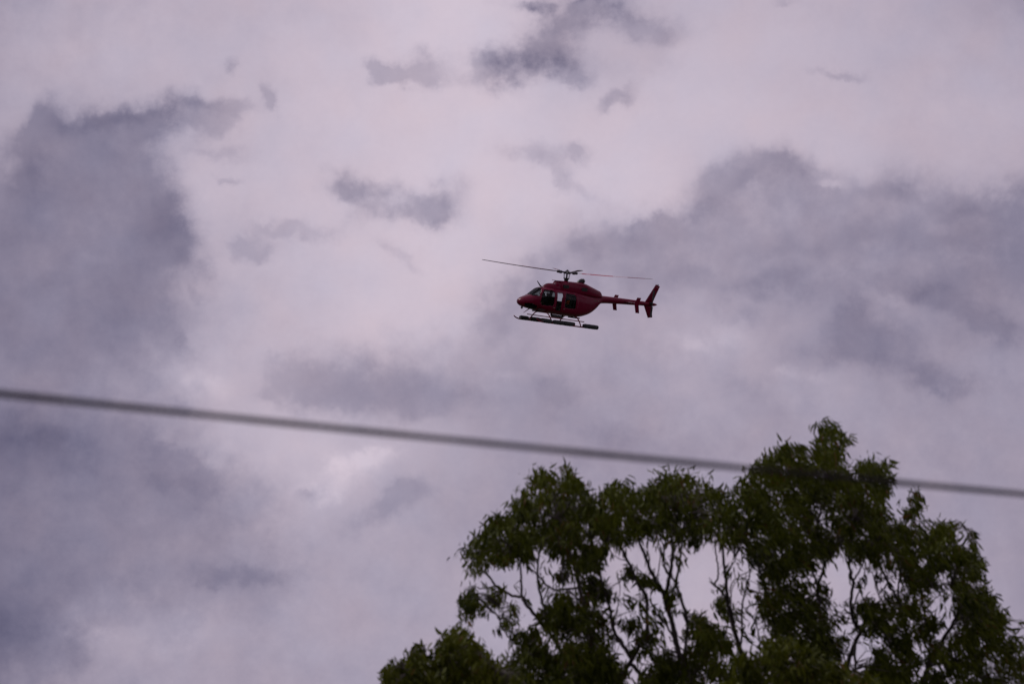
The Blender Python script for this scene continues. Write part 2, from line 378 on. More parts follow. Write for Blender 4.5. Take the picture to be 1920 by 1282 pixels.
for (cl, s), fc_ in sorted(groups.items(), key=lambda t: t[0][0] not in ('door', 'rear_door')):
    if cl in ('door', 'rear_door'):
        doors[(cl, s)] = obj('door', shell(fc_, .006, .02), RED, heli, smooth_=True)
        hb = bmesh.new(); xh = 2.22 if cl == 'door' else 3.0
        box(hb, st(xh, s * .772, -.16), (.12, .02, .03)); obj('handle', hb, CHROME, doors[(cl, s)])
    else:
        par = doors.get(('door', s)) if cl == 'door_window' else doors.get(('rear_door', s)) if cl == 'rear_window' else heli
        obj(names[cl], shell(fc_, -.004), GLASSC if cl == 'mid_window' else GLASSW if cl in ('windshield', 'rear_window') else GLASS, par, smooth_=True)
def loft(tab, n=48, dl=.05, cap=True):
    bm = bmesh.new(); x0, x1 = tab[0][0], tab[-1][0]; m = int((x1 - x0) / dl) + 1; rings = []
    for i in range(m + 1):
        x = x0 + (x1 - x0) * i / m
        t, b, w, c, e = lerp_table(tab, x) if tab[0][0] == -1 else catmull(tab, x)
        rg = []
        for k in range(n):
            a = 2 * math.pi * k / n; ca, sa = math.cos(a), math.sin(a)
            y = math.copysign(abs(ca) ** (2 / e), ca) * w; h = math.copysign(abs(sa) ** (2 / e), sa)
            rg.append(bm.verts.new(st(x, y, c + (h * (t - c) if h > 0 else h * (c - b)))))
        rings.append(rg)
    for a, b in zip(rings, rings[1:]):
        for k in range(n): bm.faces.new((a[k], b[k], b[(k + 1) % n], a[(k + 1) % n]))
    if cap: bm.faces.new(rings[0]); bm.faces.new(rings[-1][::-1])
    return bm
obj('forward_fairing', loft([(1.72, 1.0, .85, .12, .93, 2.2), (1.85, 1.14, .85, .24, .93, 2.3), (2.05, 1.27, .85, .33, .93, 2.5), (2.4, 1.325, .82, .42, .95, 2.6), (2.9, 1.34, .8, .46, .95, 2.7), (3.4, 1.36, .8, .46, .95, 2.7)]), RED, heli, smooth_=True)
cowl = obj('engine_cowling', loft([(2.70, 1.50, .85, .36, 1.0, 3.2), (2.80, 1.53, .82, .46, 1.0, 3.2), (3.4, 1.56, .8, .50, 1.0, 3.2), (4.2, 1.58, .8, .52, 1.0, 3.1), (4.75, 1.57, .78, .52, 1.0, 3), (5.3, 1.43, .76, .47, .95, 2.8), (5.8, 1.29, .76, .38, .92, 2.6), (6.08, 1.20, .76, .30, .9, 2.4), (6.22, .99, .8, .22, .88, 2.2)]), RED, heli, smooth_=True)
for s in (-1, 1): b_ = bmesh.new(); box(b_, st(3.15, s * .485, 1.22), (.42, .05, .2)); obj('air_intake', b_, BLK, cowl)
b_ = bmesh.new(); box(b_, st(2.74, 0, 1.515), (.14, .82, .03)); obj('cowling_lip', b_, RED, cowl)
for s in (-1, 1):
    b_ = bmesh.new(); box(b_, st(4.55, s * .515, 1.2), (.44, .03, .22)); obj('vent', b_, BLK, cowl)
# exhaust
b_ = bmesh.new(); tube(b_, [st(4.42, 0, 1.48), st(4.5, 0, 1.62), st(4.62, 0, 1.70), st(4.76, 0, 1.71)], [.17, .16, .145, .14], 16); ex = obj('exhaust', b_, BLK, heli, smooth_=False)
b_ = bmesh.new(); tube(b_, [st(4.755, 0, 1.71), st(4.79, 0, 1.71)], [.148, .148], 16, cap=False); obj('exhaust_rim', b_, CHROME, ex)
# interior
b_ = bmesh.new(); box(b_, st(2.75, 0, -.36), (3.0, 1.2, .05)); box(b_, st(4.15, 0, .2), (.05, 1.2, 1.2)); box(b_, st(2.9, 0, .93), (2.2, .9, .04)); obj('cabin_trim', b_, INT, heli)
b_ = bmesh.new(); box(b_, st(.98, 0, .22), (.3, .9, .42)); box(b_, st(1.1, 0, .45), (.12, .8, .1)); obj('instrument_panel', b_, INT, heli)
SEATM = material('seat_fabric', (.035, .035, .04), .85)
def seat(Lx, W):
    b = bmesh.new(); box(b, st(Lx, W, -.12), (.48, .44, .12)); box(b, st(Lx + .27, W, .2), (.1, .42, .62)); box(b, st(Lx + .28, W, .58), (.08, .24, .16)); obj('seat', b, SEATM, heli)
for Lx, W in ((1.85, .36), (1.85, -.36), (3.55, .42), (3.55, -.0), (3.55, -.42)): seat(Lx, W)
for W in (.36, -.36): b_ = bmesh.new(); box(b_, st(2.62, W, -.12), (.44, .42, .12)); box(b_, st(2.36, W, .2), (.08, .42, .62)); obj('seat', b_, SEATM, heli)
b_ = bmesh.new(); box(b_, st(3.42, -.52, -.02), (.62, .14, .62)); obj('window_blocker', b_, INT, heli)  # added dark box, keeps bright sky out of the lower mid window
# skid gear
def skid(s):
    b = bmesh.new()
    tube(b, [st(.72, s * 1.2, -.95), st(.82, s * 1.2, -1.02), st(.98, s * 1.2, -1.08), st(1.15, s * 1.2, -1.11), st(5.4, s * 1.2, -1.11)], [.03, .036, .04, .042, .042], 10)
    obj('skid', b, DRED, heli, smooth_=True)
    b = bmesh.new(); tube(b, [st(1.55, s * .98, -.76), st(4.5, s * .98, -.78)], .028, 8); obj('step_tube', b, DRED, heli)
    for (a, e) in ((1.22, 1.82), (1.98, 2.75), (2.80, 3.44), (4.30, 5.40)):
        if a == 2.80 and s > 0: pass
        b = bmesh.new(); n = 7
        P = [st(a + (e - a) * i / n, s * 1.22, -1.02) for i in range(n + 1)]
        tube(b, P, [.115] + [.14 - .006 * (i % 2) for i in range(n - 1)] + [.125], 12); obj('float_bag', b, FABR, heli, smooth_=False)
for s in (1, -1): skid(s)
for Lx in (1.92, 4.15):
    b = bmesh.new(); P = []
    for i in range(25):
        W = -1.2 + 2.4 * i / 24; a = abs(W) / 1.2
        H = -.50 - .02 if a < .36 else -.52 - .59 * ((a - .36) / .64) ** 1.9
        P.append(st(Lx, W, H))
    tube(b, P, .036, 8); obj('cross_tube', b, DRED, heli, smooth_=True)
# stabiliser, fins
def plate(poly, thick, nrm, mat, name, par=heli):
    b = bmesh.new(); n = Vector(nrm).normalized(); t = thick / 2
    c = sum(poly, Vector()) / len(poly)
    inner = [c + (p - c) * .72 for p in poly]
    lay = [[b.verts.new(p - n * 0) for p in poly], [b.verts.new(p + n * t) for p in inner], [b.verts.new(p - n * t) for p in inner]]
    m = len(poly)
    for s_ in (1, 2):
        for i in range(m): b.faces.new((lay[0][i], lay[0][(i + 1) % m], lay[s_][(i + 1) % m], lay[s_][i]))
        b.faces.new(lay[s_])
    bmesh.ops.recalc_face_normals(b, faces=b.faces)
    return obj(name, b, mat, par)
stab = plate([st(7.98, -1.15, .80), st(7.98, 1.15, .80), st(8.46, 1.15, .80), st(8.46, -1.15, .80)], .03, (0, 0, 1), RED, 'stabiliser')
for s in (1, -1):
    plate([st(8.20, s * 1.16, 1.15), st(8.50, s * 1.16, 1.15), st(8.36, s * 1.16, .76), st(8.50, s * 1.16, .19), st(8.20, s * 1.16, .19), st(8.02, s * 1.16, .76)], .05, (0, 1, 0), RED, 'end_plate', stab)
plate([st(9.68, 0, .92), st(10.30, 0, .94), st(10.72, 0, 2.02), st(10.38, 0, 2.12)], .09, (0, 1, 0), RED, 'tail_fin')
plate([st(9.62, 0, .78), st(10.26, 0, .78), st(10.44, 0, .05), st(10.08, 0, -.01)], .09, (0, 1, 0), RED, 'lower_tail_fin')
b = bmesh.new(); tube(b, [st(10.55, 0, 2.05), st(10.55, 0, 2.14)], [.05, .03], 8); obj('beacon_light', b, HUBM, heli)
b = bmesh.new(); tube(b, [st(10.08, .1, .90), st(10.08, .26, .90)], [.11, .09], 10); obj('tail_gearbox', b, BLK, heli)
# rotors
def striped():
    m = bpy.data.materials.new('rotor_blade_paint'); m.use_nodes = True; t = m.node_tree; p = t.nodes['Principled BSDF']; p.inputs['Roughness'].default_value = .35
    c = t.nodes.new('ShaderNodeAttribute'); c.attribute_name = 'radius'
    r = t.nodes.new('ShaderNodeValToRGB'); r.color_ramp.interpolation = 'CONSTANT'
    t.links.new(c.outputs['Fac'], r.inputs[0])
    S = [(0, (.3, .3, .3)), (.9, (.25, .01, .03)), (1.15, (.42, .2, .25)), (1.42, (.3, .008, .03)), (2.85, (.42, .32, .36)), (3.75, (.12, .012, .03)), (4.85, (.12, .11, .12))]
    e = r.color_ramp.elements
    while len(e) > 1: e.remove(e[-1])
    e[0].position = 0; e[0].color = (*S[0][1], 1)
    for q, cc in S[1:]: x = e.new(q / 5.4); x.color = (*cc, 1)
    # dark underside: the side away from the blade's upper skin
    mx = t.nodes.new('ShaderNodeMix'); mx.data_type = 'RGBA'; at_ = t.nodes.new('ShaderNodeAttribute'); at_.attribute_name = 'upper'
    t.links.new(at_.outputs['Fac'], mx.inputs[0]); mx.inputs[6].default_value = (.02, .018, .018, 1); t.links.new(r.outputs[0], mx.inputs[7]); t.links.new(mx.outputs[2], p.inputs['Base Color'])
    return m
STR = striped()
HL, HH = 3.44, 2.10
hubc = st(HL, 0, HH)
# disc axes: 'right-in-view' azimuth for one blade, slight tilt
e1 = (Matrix.Rotation(0, 3, 'Z') @ Vector((-math.cos(TH), math.sin(TH), 0)))   # toward the tail and left side
e2 = Vector((0, 0, 1)).cross(e1)
tiltz = .020
hub = obj('rotor_hub', bmesh.new(), HUBM, heli); 
b = bmesh.new()
tube(b, [hubc + Vector((0, 0, -.10)), hubc + Vector((0, 0, .10))], [.13, .10], 14); tube(b, [hubc + Vector((0, 0, .1)), hubc + Vector((0, 0, .17))], [.06, .05], 10)
AZ0 = R(8)
for q in range(4):
    a = AZ0 + q * math.pi / 2; d = e1 * math.cos(a) + e2 * math.sin(a); d.z = tiltz * math.cos(a) + .012; d.normalize(); sd_ = Vector((0, 0, 1)).cross(d)
    tube(b, [hubc + d * .08, hubc + d * .3, hubc + d * .34, hubc + d * .62, hubc + d * .66], [.055, .05, .085, .08, .05], 8)
    box(b, hubc + d * .42 + sd_ * .09 - Vector((0, 0, .05)), (.1, .1, .1)); ball(b, hubc + d * .5 + Vector((0, 0, .07)), (.05, .05, .04), 8, 5)
b.to_mesh(hub.data); b.free()
def blade(q):
    a = AZ0 + q * math.pi / 2; d0 = e1 * math.cos(a) + e2 * math.sin(a); lead = Vector((0, 0, 1)).cross(d0)   # rotor turns anticlockwise seen from above
    lead = -lead if False else lead
    Rr = 5.36; n = 44; b = bmesh.new(); rl = b.verts.layers.float.new('radius'); ul = b.verts.layers.float.new('upper'); rings = []
    prof = [(-.5, 0), (-.25, .028), (.1, .05), (.38, .048), (.5, .012), (.5, -.012), (.38, -.034), (.1, -.034), (-.25, -.018)]
    for i in range(n + 1):
        r_ = .6 + (Rr - .6) * i / n; ch = .37 if r_ > .95 else .22 + .15 * (r_ - .6) / .35
        if r_ > Rr - .08: ch = .2
        pit = R(9.5 - 6 * r_ / Rr); zz = (tiltz * math.cos(a)) * r_ + .016 * r_ + .0036 * r_ * r_
        c = hubc + d0 * r_ + Vector((0, 0, zz)); rg = []
        for (x, z) in prof:
            w = lead * (x * ch * math.cos(pit) - z * ch * math.sin(pit)) + Vector((0, 0, 1)) * (x * ch * math.sin(pit) + z * ch * math.cos(pit) * 1.0)
            vv = b.verts.new(c + w); vv[rl] = r_ / 5.4; vv[ul] = 1.0 if z >= 0 else 0.0; rg.append(vv)
        rings.append(rg)
    m = len(prof)
    for A, B in zip(rings, rings[1:]):
        for k in range(m): b.faces.new((A[k], A[(k + 1) % m], B[(k + 1) % m], B[k]))
    b.faces.new(rings[0][::-1]); b.faces.new(rings[-1]); bmesh.ops.recalc_face_normals(b, faces=b.faces)
    obj('rotor_blade', b, STR, heli)
for q in range(4): blade(q)
b = bmesh.new(); tube(b, [st(HL + .02, 0, 1.45), st(HL, 0, HH)], [.065, .05], 12); mast = obj('rotor_mast', b, HUBM, heli)
b = bmesh.new(); tube(b, [st(HL, 0, 1.52), st(HL, 0, 1.70)], [.12, .15], 14); tube(b, [st(HL, 0, 1.70), st(HL, 0, 1.76)], [.19, .19], 14); obj('swashplate', b, BLK, mast)
for q in range(4):
    a = AZ0 + .5 + q * math.pi / 2; d = e1 * math.cos(a) + e2 * math.sin(a); b = bmesh.new()
    tube(b, [st(HL, 0, 1.72) + d * .2, hubc + d * .24 + Vector((0, 0, -.05))], .014, 6); obj('pitch_link', b, HUBM, mast)
# tail rotor
tr0 = st(10.08, .30, .90)
b = bmesh.new(); tube(b, [tr0 + Vector((0, -.06, 0)), tr0 + Vector((0, .05, 0))], [.07, .05], 10); trh = obj('tail_rotor_hub', b, BLK, heli)
for s in (1, -1):
    b = bmesh.new(); d = Vector((0, 0, -1)) * s; c = Vector((0, 1, 0)).cross(d)
    for (r1, r2, ch) in ((.07, .2, .05), (.2, .82, .13)):
        box(b, tr0 + d * (r1 + r2) / 2, (1, 1, 1), Matrix((d * (r2 - r1), c * ch, Vector((0, 1, 0)) * .02)).transposed())
    obj('tail_rotor_blade', b, HUBM, heli)
# small fittings
b = bmesh.new(); pl = [st(1.72, 0, 1.02), st(1.62, 0, 1.06), st(1.27, 0, 1.36), st(1.24, 0, 1.32), st(1.52, 0, 1.02)]
plate(pl, .03, (0, 1, 0), BLK, 'wire_cutter')
plate([st(.92, .02, -.36), st(1.02, .02, -.38), st(.55, .02, -.70), st(.48, .02, -.72)], .03, (0, 1, 0), DRED, 'wire_cutter'); b.free()
b = bmesh.new(); tube(b, [st(1.72, -.1, 1.05), st(1.95, -.1, 1.42)], [.01, .005], 6); obj('antenna', b, WHITE, heli)
b = bmesh.new(); tube(b, [st(.36, 0, -.3), st(.36, 0, -.36)], .02, 6); ball(b, st(.36, 0, -.40), (.075, .075, .08)); obj('camera_ball', b, BLK, heli, smooth_=True)
b = bmesh.new(); tube(b, [st(2.55, .1, -.58), st(2.65, .1, -.66), st(3.35, .1, -.68), st(3.5, .1, -.6)], [.06, .1, .1, .05], 10); obj('belly_pod', b, material('grey_pod', (.09, .1, .1), .5), heli, smooth_=True)
b = bmesh.new(); box(b, st(4.4, 0, -.6), (.7, .3, .08)); obj('belly_fitting', b, BLK, heli); b = bmesh.new(); box(b, st(1.7, 0, -.5), (.8, .4, .08)); obj('belly_fitting', b, BLK, heli)
b = bmesh.new(); box(b, st(5.55, .445, .60), (.16, .02, .025)); obj('latch', b, CHROME, heli); b = bmesh.new(); box(b, st(5.85, .372, .60), (.12, .02, .025)); obj('latch', b, CHROME, heli)
b = bmesh.new(); ball(b, st(2.42, .26, 1.31), (.05, .04, .03)); obj('roof_glint', b, CHROME, heli, smooth_=True)  # bright ball standing in for a glint on the roof fairing
b = bmesh.new(); tube(b, [st(-.06, 0, -.04), st(.02, 0, -.04)], [.01, .015], 6); obj('pitot_tube', b, CHROME, heli)

# people in the cabin: one skinned figure each
def person(Lx, W, cloth, label, vest=None):
    v = {'pelvis': (Lx + .02, W, -.03), 'chest': (Lx + .12, W, .32), 'neck': (Lx + .1, W, .48), 'head': (Lx + .06, W, .60), 'crown': (Lx + .07, W, .70)}
    for s, t in ((1, 'a'), (-1, 'b')):
        v['sh' + t] = (Lx + .1, W + s * .17, .40); v['el' + t] = (Lx - .02, W + s * .2, .14); v['ha' + t] = (Lx - .26, W + s * .12, .10)
        v['hip' + t] = (Lx, W + s * .1, -.03); v['kn' + t] = (Lx - .42, W + s * .12, .02); v['fo' + t] = (Lx - .50, W + s * .12, -.30); v['toe' + t] = (Lx - .66, W + s * .12, -.33)
    rad = {'pelvis': .13, 'chest': .15, 'neck': .06, 'head': .095, 'crown': .07, 'sh': .075, 'el': .05, 'ha': .04, 'hip': .09, 'kn': .065, 'fo': .045, 'toe': .035}
    ed = [('pelvis', 'chest'), ('chest', 'neck'), ('neck', 'head'), ('head', 'crown')]
    for t in 'ab': ed += [('chest', 'sh' + t), ('sh' + t, 'el' + t), ('el' + t, 'ha' + t), ('pelvis', 'hip' + t), ('hip' + t, 'kn' + t), ('kn' + t, 'fo' + t), ('fo' + t, 'toe' + t)]
    ks = list(v); me = bpy.data.meshes.new('person'); o0 = st(Lx, W, -.33)
    me.from_pydata([st(*v[k]) - o0 for k in ks], [(ks.index(a), ks.index(c)) for a, c in ed], [])
    tmp = bpy.data.objects.new('person', me); COL.objects.link(tmp)
    md = tmp.modifiers.new('skin', 'SKIN')
    for i, k in enumerate(ks):
        r_ = rad[k[:-1]] if k[:-1] in rad else rad[k]; me.skin_vertices[0].data[i].radius = (r_, r_)
    me.skin_vertices[0].data[0].use_root = True
    tmp.modifiers.new('sub', 'SUBSURF').levels = 1
    dg = bpy.context.evaluated_depsgraph_get(); new = bpy.data.meshes.new_from_object(tmp.evaluated_get(dg)); bpy.data.objects.remove(tmp)
    for m_ in (cloth, SKIN, HAIR): new.materials.append(m_)
    for p in new.polygons:
        h = p.center.z - .33
        x = p.center.x
        p.material_index = 0
        if h > .50: p.material_index = 2 if (h > .66 or x < -.10) else 1
        elif x > .22 and .04 < h < .16: p.material_index = 1
    E = empty('person', mw @ Matrix.Translation(o0), label, 'person')
    obj('figure', new, None, E, smooth_=True)
    hb = bmesh.new()
    for s in (1, -1): ball(hb, st(Lx + .065, W + s * .095, .61) - o0, (.04, .02, .045), 8, 6)
    tube(hb, [st(Lx + .07, W + .095, .62) - o0, st(Lx + .07, W + .07, .70) - o0, st(Lx + .07, W, .735) - o0, st(Lx + .07, W - .07, .70) - o0, st(Lx + .07, W - .095, .62) - o0], .012, 6)
    obj('headset', hb, BLK, E)
    if vest:
        vb = bmesh.new()
        for s in (1, -1): box(vb, st(Lx - .03, W + s * .07, .28) - o0, (.05, .09, .26))
        obj('life_vest', vb, vest, E)
SKIN = material('skin', (.35, .2, .14), .5); HAIR = material('hair', (.02, .015, .012), .6)
CL = material('dark_clothes', (.02, .022, .03), .9); CL2 = material('dark_green_clothes', (.03, .045, .035), .9)
person(1.85, -.36, CL, 'person with a headset in the front seat on the far side of the cabin')
person(1.85, .36, CL, 'person in dark clothes behind the near front door window')
person(3.52, .42, CL2, 'person with an orange vest in the rear seat by the cabin window', material('orange_vest', (.9, .16, .03), .8))

# ------------------------------------------------------------------ cable, close to the camera and out of focus
A0 = at(0, 738, 22.0); A1 = at(1920, 926, 25.5); mid_d = 19.4
hd = A1 - A0
def cab(t):
    p = A0 + hd * t
    # height so that it passes the observed points: quadratic sag between the ends
    return p + Vector((0, 0, -SAG * 4 * t * (1 - t) if True else 0))
Mm = A0 + hd * .5
# projected y of the straight chord middle, wanted about 842
rel = Mm - CAMPOS; dep = rel.dot(FWD); ypx = 641 - F * rel.dot(UP) / dep
SAG = (842 - ypx) * dep / F / math.cos(PITCH)
bm = bmesh.new()
ts = [-7 + 15 * i / 420 for i in range(421)]
pts = [cab(t) for t in ts]
def cr(t): return .0124 * (1 + .05 * math.sin(t * 61) + .04 * math.sin(t * 23 + 1)) * (1 + .18 * math.exp(-((t - .125) / .012) ** 2) + (.06 if -.2 < t < .12 else 0))
tube(bm, pts, [cr(t) for t in ts], 10)
ctr = Vector(A0 + hd * .5)
for v in bm.verts: v.co -= ctr
cbl = obj('overhead_cable', bm, material('cable_sheath', (.026, .020, .024), .9, var=.5, vscale=2.5, spec=.1), smooth_=True, label='thick dark overhead cable crossing the whole sky below the helicopter', cat='cable')
cbl.location = ctr

# ------------------------------------------------------------------ trees
def leaf_mat(name, c0, c1, c2):
    m = bpy.data.materials.new(name); m.use_nodes = True; t = m.node_tree; p = t.nodes['Principled BSDF']; p.inputs['Roughness'].default_value = .6; p.inputs['Specular IOR Level'].default_value = .1
    a = t.nodes.new('ShaderNodeAttribute'); a.attribute_name = 'tone'; r = t.nodes.new('ShaderNodeValToRGB'); t.links.new(a.outputs['Fac'], r.inputs[0])
    e = r.color_ramp.elements; e[0].color = (*c0, 1); e[1].color = (*c2, 1); e[1].position = 1; x = e.new(.6); x.color = (*c1, 1); x = e.new(.93); x.color = (*c1, 1)
    t.links.new(r.outputs[0], p.inputs['Base Color'])
    tl = t.nodes.new('ShaderNodeBsdfTranslucent'); t.links.new(r.outputs[0], tl.inputs[0]); mx = t.nodes.new('ShaderNodeMixShader'); mx.inputs[0].default_value = .22
    o = t.nodes['Material Output']; t.links.new(p.outputs[0], mx.inputs[1]); t.links.new(tl.outputs[0], mx.inputs[2]); t.links.new(mx.outputs[0], o.inputs[0])
    return m
LEAF = leaf_mat('gum_leaves', (.007, .012, .002), (.074, .088, .006), (.11, .055, .02))
LEAF2 = leaf_mat('olive_leaves', (.009, .014, .002), (.080, .090, .006), (.12, .07, .02))
BARK = material('gum_bark', (.075, .06, .055), .85, var=.4, vscale=4, bump=.3)

class Leaves:
    def __init__(s): s.v = []; s.f = []; s.t = []
    def leaf(s, p, d, ln, wd, tone):
        d = d.normalized(); side = d.cross(Vector((rnd.gauss(0, 1), rnd.gauss(0, 1), rnd.gauss(0, 1))))
        if side.length < 1e-4: return
        side.normalize(); nn = side.cross(d); cv = rnd.uniform(-.18, .18) * ln; cs = rnd.uniform(-.12, .12) * ln
        n = len(s.v)
        def q(t, w): return p + d * (ln * t) + nn * (cv * 4 * t * (1 - t)) + side * (cs * 4 * t * (1 - t) + w)
        s.v += [q(0, 0), q(.28, -wd / 2), q(.28, wd / 2), q(.65, -wd * .42), q(.65, wd * .42), q(1, 0)]
        s.f += [(n, n + 1, n + 2), (n + 1, n + 3, n + 4, n + 2), (n + 3, n + 5, n + 4)]; s.t += [tone] * 3
    def build(s, name, mat, parent, inv):
        me = bpy.data.meshes.new(name); me.from_pydata([inv @ x for x in s.v], [], s.f); me.materials.append(mat)
        a = me.attributes.new('tone', 'FLOAT', 'FACE'); a.data.foreach_set('value', s.t)
        o = bpy.data.objects.new(name, me); COL.objects.link(o); o.parent = parent; o['kind'] = 'stuff'; return o

def area(poly):
    return abs(sum(poly[i][0] * poly[i - 1][1] - poly[i - 1][0] * poly[i][1] for i in range(len(poly)))) / 2
def build_tree(name, label, depth, base_px, fork, limbs, polys, ells, leafmat, holes=(), spread=2.2, wind=.35, leaf=(.08, .19), lai=8.5, stray=0.0, group=None, wdt=.17):
    bx = at(base_px, 1300, depth); root = Vector((bx.x, bx.y, 0))
    E = empty(name, Matrix.Translation(root), label, 'tree', group)
    inv = Matrix.Translation(-root)
    skel = []
    # trunk
    fk = at(fork[0], fork[1], depth); b = bmesh.new()
    tp = [root + Vector((0, 0, -.3)), root + Vector((.05, 0, .6)), root.lerp(fk, .35) + Vector((.15, .1, 0)), root.lerp(fk, .7) + Vector((-.1, 0, 0)), fk]
    tube(b, [inv @ p for p in tp], [.34, .27, .23, .2, .17], 12); obj('trunk', b, BARK, E, smooth_=True)
    # limbs: (points in view, start radius m, end radius m, parent flag)
    ends = []
    for li, (pp, w0, w1, joined) in enumerate(limbs):
        off = rnd.uniform(-.6, .6) * spread; P = []
        for i, (x, y) in enumerate(pp):
            P.append([x, y, depth + off * (.3 + .7 * i / max(1, len(pp) - 1))])
        if joined == 'fork':
            # carry it down to the fork of the trunk
            x, y, _ = P[0]; P = [[fork[0], fork[1], depth], [fork[0] * .6 + x * .4, fork[1] * .6 + y * .4, depth], [fork[0] * .2 + x * .8, fork[1] * .2 + y * .8, depth + off * .2]] + P
        elif skel:
            # take the depth of the nearest point already built
            x, y, _ = P[0]; q = min(skel, key=lambda s_: (s_[0] - x) ** 2 + (s_[1] - y) ** 2)
            z0 = q[2]
            for i in range(len(P)): P[i][2] = z0 + off * .8 * i / max(1, len(P) - 1)
            P[0] = [q[0], q[1], q[2]] if (q[0] - x) ** 2 + (q[1] - y) ** 2 < 900 else P[0]
        # subdivide with a little wander
        Q = []
        for i in range(len(P) - 1):
            for k in range(5):
                t = k / 5; Q.append(catmull([(j, *P[j]) for j in range(len(P))], i + t))
        Q.append(tuple(P[-1])); n = len(Q)
        Q = [(x + rnd.gauss(0, .7), y + rnd.gauss(0, .7), z) for x, y, z in Q]
        W3 = [at(x, y, z) for x, y, z in Q]; b = bmesh.new()
        tube(b, [inv @ p for p in W3], [w0 + (w1 - w0) * (i / (n - 1)) ** .8 for i in range(n)], 7)
        lo = obj('limb', b, BARK, E, smooth_=True)
        for i, (x, y, z) in enumerate(Q): skel.append((x, y, z))
    # foliage clumps
    lv = Leaves(); tw = bmesh.new(); clumps = []
    R2 = 15.0                                          # clump radius, photograph pixels
    def hole(x, y): return any(inpoly(x, y, h) for h in holes)
    for poly, dens in polys:
        xs_ = [p[0] for p in poly]; ys_ = [p[1] for p in poly]; n = int(area(poly) / (R2 * R2 * 1.7) * dens * lai); c = 0; tries = 0
        while c < n and tries < n * 30:
            tries += 1; x, y = rnd.uniform(min(xs_), max(xs_)), rnd.uniform(min(ys_), max(ys_))
            if inpoly(x, y, poly) and not hole(x, y) and rnd.random() < .62 + .6 * math.sin(x * .083 + y * .021) * math.sin(y * .097 - x * .017 + 1.3): clumps.append((x, y, rnd.uniform(-1, 1) * spread, R2 * rnd.uniform(.7, 1.25), 1.0)); c += 1
    for e in ells:
        x, y, rx, ry, dens = e
        n = max(1, int(math.pi * rx * ry / (R2 * R2 * 1.7) * dens * lai * 1.0))
        cz = rnd.uniform(-.6, .6) * spread
        for _ in range(n):
            a = rnd.uniform(0, 6.283); r_ = math.sqrt(rnd.random()) * .8
            clumps.append((x + rx * r_ * math.cos(a), y + ry * r_ * math.sin(a), cz + rnd.gauss(0, .4), min(R2, max(rx, ry) * .6) * rnd.uniform(.7, 1.1), 1.0))
    for (x, y, z) in skel:                            # small tufts sitting along the limbs
        if y < 1290 and rnd.random() < .13: clumps.append((x + rnd.gauss(0, 9), y + rnd.gauss(0, 7), z - depth + rnd.gauss(0, .2), rnd.uniform(6, 12), 1.0))
    pxm = depth / F
    for (x, y, dz, rr_, dn) in clumps:
        z = depth + dz; c = at(x, y, z); q = None
        near = min(skel, key=lambda s_: (s_[0] - x) ** 2 + (s_[1] - y) ** 2 + ((s_[2] - z) / pxm * .35) ** 2 + (0 if s_[1] > y - 8 else 900))
        sp3 = at(*near)
        if (near[0] - x) ** 2 + (near[1] - y) ** 2 < 75 ** 2 and rnd.random() < .5:
            m_ = sp3.lerp(c, .55) + Vector((rnd.gauss(0, .05), rnd.gauss(0, .05), .08))
            tube(tw, [inv @ sp3, inv @ m_, inv @ c], [.008, .006, .004], 5, cap=False)
        sdir = Vector((wind + rnd.gauss(0, .45), rnd.gauss(0, .45), -1)); tone0 = min(1, max(0, .5 + .38 * math.sin(x * .031 + y * .017 + dz) * math.cos(y * .042 - x * .013) + rnd.gauss(0, .25))); wv = wind + rnd.gauss(0, .35)
        nl = int(rnd.uniform(8, 13) * (rr_ / R2) ** 1.2) + 2
        # a sprig: leaves hang from a short arching twig
        ax = Vector((rnd.gauss(wind * .6, .6), rnd.gauss(0, .6), rnd.gauss(.1, .45))).normalized() * (rr_ * pxm)
        for k in range(nl):
            t = rnd.uniform(-1, 1); p = c + ax * t + Vector((rnd.gauss(0, .35), rnd.gauss(0, .5), rnd.gauss(0, .35) + .08)) * rr_ * pxm
            if abs(t) > .6 and rnd.random() < .3: t *= 1.3
            d = sdir + Vector((rnd.gauss(0, .22), rnd.gauss(0, .3), rnd.gauss(0, .25)))
            if rnd.random() < .12: d = Vector((rnd.gauss(wind, .6), rnd.gauss(0, .5), rnd.uniform(-.2, .9)))
            ln = rnd.uniform(*leaf); lv.leaf(p, d, ln, ln * rnd.uniform(wdt * .8, wdt * 1.25), min(1, max(0, .55 * tone0 + .45 * rnd.random() * (1.0 if rnd.random() < .93 else 2))))
    lv.build('crown', leafmat, E, inv)
    if len(tw.verts): o = obj('twigs', tw, BARK, E); o['kind'] = 'stuff'
    else: tw.free()
    return E

